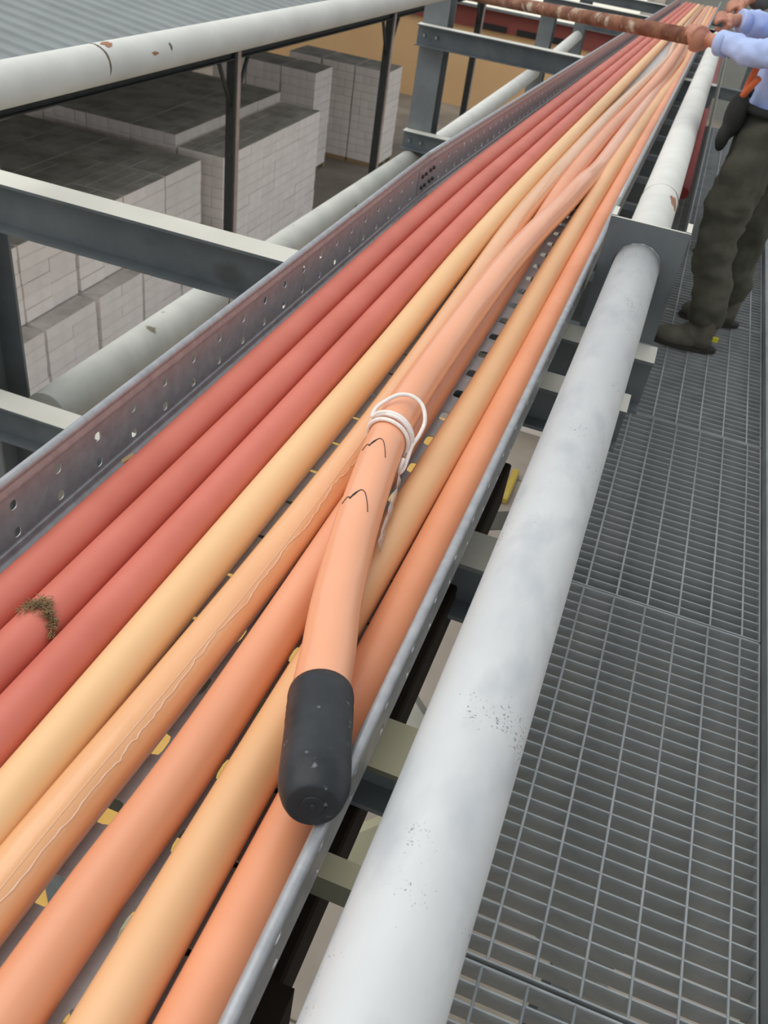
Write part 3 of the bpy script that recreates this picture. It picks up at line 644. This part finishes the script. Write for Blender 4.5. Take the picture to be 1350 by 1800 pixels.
local(MB().box(.654, .70, -.4, 10, .035, .041).build('top_flange', 'galv_plain'), st)
st = thing('walkway_stringer', 'steel channel along the left edge of the walkway below the pipe', 'steel channel', (.02, 3, 0))
local(MB().box(.016, .026, -.4, 2.6, -.15, -.002).build('channel', 'galv_plain'), st)
local(MB().box(.17, .177, 5.3, 13, -.06, .15).build('toe_board', 'galv_plain', label='pale toe board plate'), st)
rdp = pipe('fire_pipe', 'dark crimson pipe running low between white pipe and toe board', [(.092, 5.85, .20), (.088, 12.5, .19)], .036, 'crimson', n=14)
rb = MB().tube([(2.3, 15.0, GZ + 1.4), (1.9, 20.5, GZ + .1)], .16, 8).build('red_barrier', 'redpaint'); tag(rb, 'bright red barrier pole in the yard right of the walkway', 'barrier')
# yard clutter right of the walkway: pale block pieces
for k, (x, y, lab) in enumerate(((3.35, 17.2, 'pale concrete block in the yard right of the walkway, farther one'), (3.25, 14.2, 'pale concrete block in the yard right of the walkway, nearer one'))):
    o = MB().box(x - .2, x + .8, y, y + 1.1, GZ, GZ + .5).build('concrete_block', 'block_pale'); tag(o, lab, 'block'); bevel(o, .03)

# ================================================================== the workers
def skin_mesh(name, verts, edges, radii, m, parent, root=0, sub=2, disp=0):
    me = bpy.data.meshes.new(name); me.from_pydata([tuple(v) for v in verts], edges, []); me.update()
    o = bpy.data.objects.new(name, me); COL.objects.link(o); o.data.materials.append(M[m]); o.parent = parent
    md = o.modifiers.new('skin', 'SKIN'); md.use_smooth_shade = True
    if not me.skin_vertices:
        bpy.context.view_layer.objects.active = o
    sv = me.skin_vertices[0].data
    for i, r in enumerate(radii):
        sv[i].radius = r if hasattr(r, '__len__') else (r, r); sv[i].use_root = (i == root)
    s = o.modifiers.new('sub', 'SUBSURF'); s.levels = sub; s.render_levels = sub
    if disp:
        tx = bpy.data.textures.new(name + '_folds', 'CLOUDS'); tx.noise_scale = .085; tx.noise_depth = 2
        dm = o.modifiers.new('folds', 'DISPLACE'); dm.texture = tx; dm.strength = disp; dm.mid_level = .5
    return o
def hand(parent, wrist, grip, axis, r, toward, name='hand', solid=False):
    """Fist closed round a bar: wrist point, grip centre, bar axis, bar radius, toward = direction from bar centre to the knuckle side."""
    axis = Vector(axis).normalized(); grip = Vector(grip); wrist = Vector(wrist)
    tw = Vector(toward); tw = (tw - axis * tw.dot(axis)).normalized(); sd2 = axis.cross(tw).normalized()
    fr = .0088; R = r + fr; mb = MB()
    wd = (wrist - grip); 
    # palm: flattened mass on the wrist side of the bar
    back = (wd - axis * wd.dot(axis)).normalized()
    if sd2.dot(back) < 0: sd2 = -sd2
    palm = grip + back * (R + .008) + tw * .004
    mtx = Matrix((axis, tw, back)).transposed()
    mb.ball(palm, (.043, .030, .020), 14, 10, mtx)
    mb.ball(palm.lerp(wrist, .35), (.036, .024, .026), 14, 10, mtx)
    mb.tube([palm, palm.lerp(wrist, .5), wrist, wrist + (wrist - palm) * .35], [.028, .0255, .0245, .0245], 14)
    for i, (off, ln, rr) in enumerate(((-.031, .92, 1.0), (-.0105, 1.0, 1.05), (.0105, .96, 1.0), (.031, .82, .88))):
        a0 = -0.25; a1 = a0 + 3.6 * ln; pts = []
        for k in range(9):
            a = a0 + (a1 - a0) * k / 8
            pts.append(grip + axis * off + (back * math.cos(a) + tw * math.sin(a)) * (R + (.004 if k < 3 else 0)))
        mb.tube(pts, [fr * rr * q for q in (1.15, 1.15, 1.1, 1.12, 1.0, 1.0, 1.02, .92, .7)], 10)
    pts = []
    for k in range(7):
        a = 0.15 - 2.2 * k / 6
        pts.append(grip + axis * (-.046 + .008 * k) + (back * math.cos(a) + tw * math.sin(a)) * (R + .003))
    mb.tube([palm.lerp(wrist, .25) + axis * -.022] + pts, [.014, .0125, .012, .0115, .0105, .0105, .0095, .007], 10)
    if solid:   # heel of the hand closing over the end of the bar
        mb.ball(grip - axis * .018, (.034, .043, .043), 16, 12, Matrix((axis, tw, back)).transposed())
    o = mb.build(name, 'skin', parent)
    rm = o.modifiers.new('remesh', 'REMESH'); rm.mode = 'VOXEL'; rm.voxel_size = .0035; rm.use_smooth_shade = True
    sm = o.modifiers.new('smooth', 'SMOOTH'); sm.factor = .5; sm.iterations = 3
    return o
def person(label, J, shirt, trouser, boots=True, extras=True):
    p = thing('person', label, 'person', (0, 0, 0))
    V = lambda k: Vector(J[k])
    hc, ch, nk, hd = V('hip'), V('chest'), V('neck'), V('head')
    # continuous body
    names = ['hip', 'waist', 'chest', 'neck', 'head', 'shN', 'elN', 'wrN', 'shF', 'elF', 'wrF', 'hpN', 'knN', 'anN', 'toN', 'hpF', 'knF', 'anF', 'toF']
    wa = hc.lerp(ch, .5)
    pos = [hc, wa, ch, nk, nk.lerp(hd, .55), V('shN'), V('elN'), V('wrN'), V('shF'), V('elF'), V('wrF'), V('hpN'), V('knN'), V('anN'), V('toN'), V('hpF'), V('knF'), V('anF'), V('toF')]
    ed = [(0, 1), (1, 2), (2, 3), (3, 4), (2, 5), (5, 6), (6, 7), (2, 8), (8, 9), (9, 10), (0, 11), (11, 12), (12, 13), (13, 14), (0, 15), (15, 16), (16, 17), (17, 18)]
    rad = [(.05, .06), (.06, .07), (.08, .10), .05, .05, .045, .034, .024, .045, .034, .024, .065, .045, .03, .02, .065, .045, .03, .02]
    body = skin_mesh('body', pos, ed, rad, 'skin', p)
    # head with face
    f = Vector(J['face']).normalized(); upv = Vector((0, 0, 1)); sidev = f.cross(upv).normalized()
    mt = Matrix((f, sidev, upv)).transposed(); hb = MB()
    hb.ball(hd, (.098, .076, .115), 18, 14, mt); hb.ball(hd + f * .035 - upv * .06, (.058, .052, .055), 14, 10, mt)
    hb.ball(hd + f * .1 - upv * .018, (.02, .014, .026), 8, 6, mt)
    for s in (-1, 1):
        hb.ball(hd + sidev * s * .078 - upv * .012, (.018, .01, .03), 8, 6, mt); hb.ball(hd + f * .084 + sidev * s * .032 + upv * .012, (.012, .018, .010), 8, 6, mt)
    hb.ball(hd + f * .092 - upv * .062, (.012, .026, .008), 8, 6, mt)
    hb.tube([nk - upv * .02, hd - upv * .06], .052, 14)
    h = hb.build('head', 'skin', p); rm = h.modifiers.new('remesh', 'REMESH'); rm.mode = 'VOXEL'; rm.voxel_size = .006; rm.use_smooth_shade = True
    for s in (-1, 1): MB().ball(hd + f * .095 + sidev * s * .032 + upv * .012, (.006, .009, .006), 8, 6, mt).build('eye', 'hair', h)
    hr = MB(); hr.ball(hd - f * .012 + upv * .02, (.104, .084, .108), 18, 12, mt); hr.build('helmet', 'helmet', p, label='hard hat')
    # shirt: torso and sleeves
    cN = V('elN').lerp(V('wrN'), .93); cF = V('elF').lerp(V('wrF'), .93)
    pos = [wa, hc + Vector((0, 0, .03)), ch, nk - Vector((0, 0, .045)), V('shN'), V('shN').lerp(V('elN'), .5), V('elN'), V('elN').lerp(cN, .5), cN, V('shF'), V('shF').lerp(V('elF'), .5), V('elF'), V('elF').lerp(cF, .5), cF]
    ed = [(0, 1), (0, 2), (2, 3), (2, 4), (4, 5), (5, 6), (6, 7), (7, 8), (2, 9), (9, 10), (10, 11), (11, 12), (12, 13)]
    rad = [(.118, .142), (.122, .142), (.13, .155), .07, .078, .072, .064, .052, .044, .078, .072, .064, .052, .044]
    skin_mesh('shirt', pos, ed, rad, shirt, p, sub=3, disp=.04)
    # trousers
    pos = [hc - Vector((0, 0, .03)), hc + Vector((0, 0, .10)), V('hpN'), V('hpN').lerp(V('knN'), .5), V('knN'), V('knN').lerp(V('anN'), .5), V('anN') + Vector((0, 0, -.005)), V('hpF'), V('hpF').lerp(V('knF'), .5), V('knF'), V('knF').lerp(V('anF'), .5), V('anF') + Vector((0, 0, -.005))]
    ed = [(0, 1), (0, 2), (2, 3), (3, 4), (4, 5), (5, 6), (0, 7), (7, 8), (8, 9), (9, 10), (10, 11)]
    rad = [(.125, .145), (.118, .138), .112, .108, .096, .088, .086, .110, .100, .086, .080, .076]
    skin_mesh('trousers', pos, ed, rad, trouser, p, sub=3, disp=.06)
    for s in 'NF':
        a = V('an' + s); t = V('to' + s); d = (t - a); d.z = 0; d.normalize(); bt = MB(); sd3 = Vector((-d.y, d.x, 0)); mm = Matrix((d, sd3, Vector((0, 0, 1)))).transposed()
        gz = 0.0
        o_ = Vector((a.x, a.y, gz))
        bt.ball(o_ + d * .0 + Vector((0, 0, .05)), (.058, .045, .05), 12, 8, mm); bt.ball(o_ + d * .10 + Vector((0, 0, .045)), (.115, .053, .05), 14, 8, mm); bt.ball(o_ + d * .04 + Vector((0, 0, .075)), (.075, .048, .055), 14, 8, mm); bt.tube([o_ + Vector((0, 0, .05)), o_ + Vector((0, 0, .17))], .056, 14)
        b = bt.build('boot', 'boot', p); rm = b.modifiers.new('remesh', 'REMESH'); rm.mode = 'VOXEL'; rm.voxel_size = .008; rm.use_smooth_shade = True
        sl = []
        for k in range(16):
            q = 2 * PI * k / 16; sl.append((math.cos(q) * .150 + .065, math.sin(q) * .050))
        so_ = MB(); so_.add([o_ + d * u + sd3 * w + Vector((0, 0, z)) for z in (.001, .022) for u, w in sl], [(k, (k + 1) % 16, 16 + (k + 1) % 16, 16 + k) for k in range(16)] + [tuple(range(15, -1, -1)), tuple(range(16, 32))])
        so_.build('sole', 'sole', b)
    return p
J = dict(hip=(.315, 4.23, .99), chest=(.315, 4.24, 1.30), neck=(.28, 4.24, 1.48), head=(.235, 4.24, 1.62), face=(-.85, .05, -.35),
         shN=(.29, 4.05, 1.41), elN=(.255, 3.985, 1.225), wrN=(-.005, 4.14, 1.222), shF=(.28, 4.42, 1.41), elF=(.26, 4.47, 1.27), wrF=(.052, 4.36, 1.285),
         hpN=(.285, 4.13, .93), knN=(.262, 4.09, .52), anN=(.352, 4.06, .11), toN=(.20, 4.045, .03), hpF=(.335, 4.33, .93), knF=(.415, 4.41, .52), anF=(.45, 4.44, .11), toF=(.25, 4.42, .03))
man = person('worker in pale blue shirt and dark olive trousers gripping the rusty pole', J, 'shirt', 'trouser')
PA = Vector((-.085, 4.19, 1.2165)); PB = Vector((-1.345, 5.9, 1.005)); pd = (PB - PA).normalized()
pole = MB().tube([PA - pd * .015, PA.lerp(PB, .33), PA.lerp(PB, .66), PB + pd * .5], .031, 16).build('rusty_pole', 'rust'); tag(pole, 'rusty brown steel pole held across the tray by the worker', 'pole')
hand(man, J['wrN'], PA, pd, .031, (0, 0, 1), solid=True)
hand(man, J['wrF'], (-.008, 4.325, 1.272), (-.2, .85, .25), .014, (0, 0, 1))
# cuffs, harness, pouch
for a, b, r in ((J['elN'], J['wrN'], .047), (J['elF'], J['wrF'], .046)):
    a = Vector(a); b = Vector(b); d = (b - a).normalized(); c = a.lerp(b, .93)
    MB().tube([c - d * .035, c, c + d * .006], [r * .98, r, r * .9], 18).build('cuff', 'shirt', man)
hx = Vector((.315, 4.23, 1.03)); ring = []
for k in range(25):
    q = 2 * PI * k / 24; ring.append(hx + Vector((math.cos(q) * .150, math.sin(q) * .178, .012 * math.sin(q))))
MB().tube(ring, .018, 8, False).build('belt', 'black', man, label='dark belt')
for pts in ([(.185, 4.10, 1.19), (.172, 4.12, 1.10), (.168, 4.09, 1.03)], [(.20, 4.05, 1.14), (.168, 4.09, 1.07), (.165, 4.16, 1.02)], [(.25, 4.07, 1.35), (.185, 4.10, 1.24), (.185, 4.12, 1.18)]):
    MB().tube(smooth_path(pts, .02), .013, 8).build('harness_strap', 'strap', man, label='orange harness strap')
pc = MB(); pc.ball((.165, 4.12, .985), (.045, .06, .09), 14, 10); pc.ball((.145, 4.10, .90), (.028, .045, .06), 12, 8)
po = pc.build('tool_pouch', 'black', man, label='black tool pouch hanging at the waist')
rm = po.modifiers.new('remesh', 'REMESH'); rm.mode = 'VOXEL'; rm.voxel_size = .01; rm.use_smooth_shade = True
MB().box(.395, .42, 3.985, 4.0, .085, .105).build('heel_tag', 'yellowtag', man, label='yellow tag on the near boot')
J2 = dict(hip=(.43, 5.6, .98), chest=(.42, 5.58, 1.29), neck=(.40, 5.57, 1.48), head=(.36, 5.55, 1.62), face=(-.8, -.3, -.35),
          shN=(.42, 5.39, 1.41), elN=(.30, 5.12, 1.36), wrN=(.075, 4.96, 1.318), shF=(.40, 5.76, 1.41), elF=(.38, 5.8, 1.14), wrF=(.2, 5.62, 1.08),
          hpN=(.42, 5.49, .93), knN=(.41, 5.46, .5), anN=(.46, 5.46, .11), toN=(.3, 5.44, .03), hpF=(.44, 5.71, .93), knF=(.44, 5.73, .5), anF=(.5, 5.75, .11), toF=(.33, 5.73, .03))
man2 = person('second worker farther along the walkway, only a bare fist in view', J2, 'jacket', 'trouser')
hand(man2, J2['wrN'], (.022, 4.90, 1.272), (-.3, .8, .2), .014, (0, 0, 1))
hand(man2, J2['wrF'], (.13, 5.56, 1.04), (-.3, .8, .2), .014, (0, 0, 1))
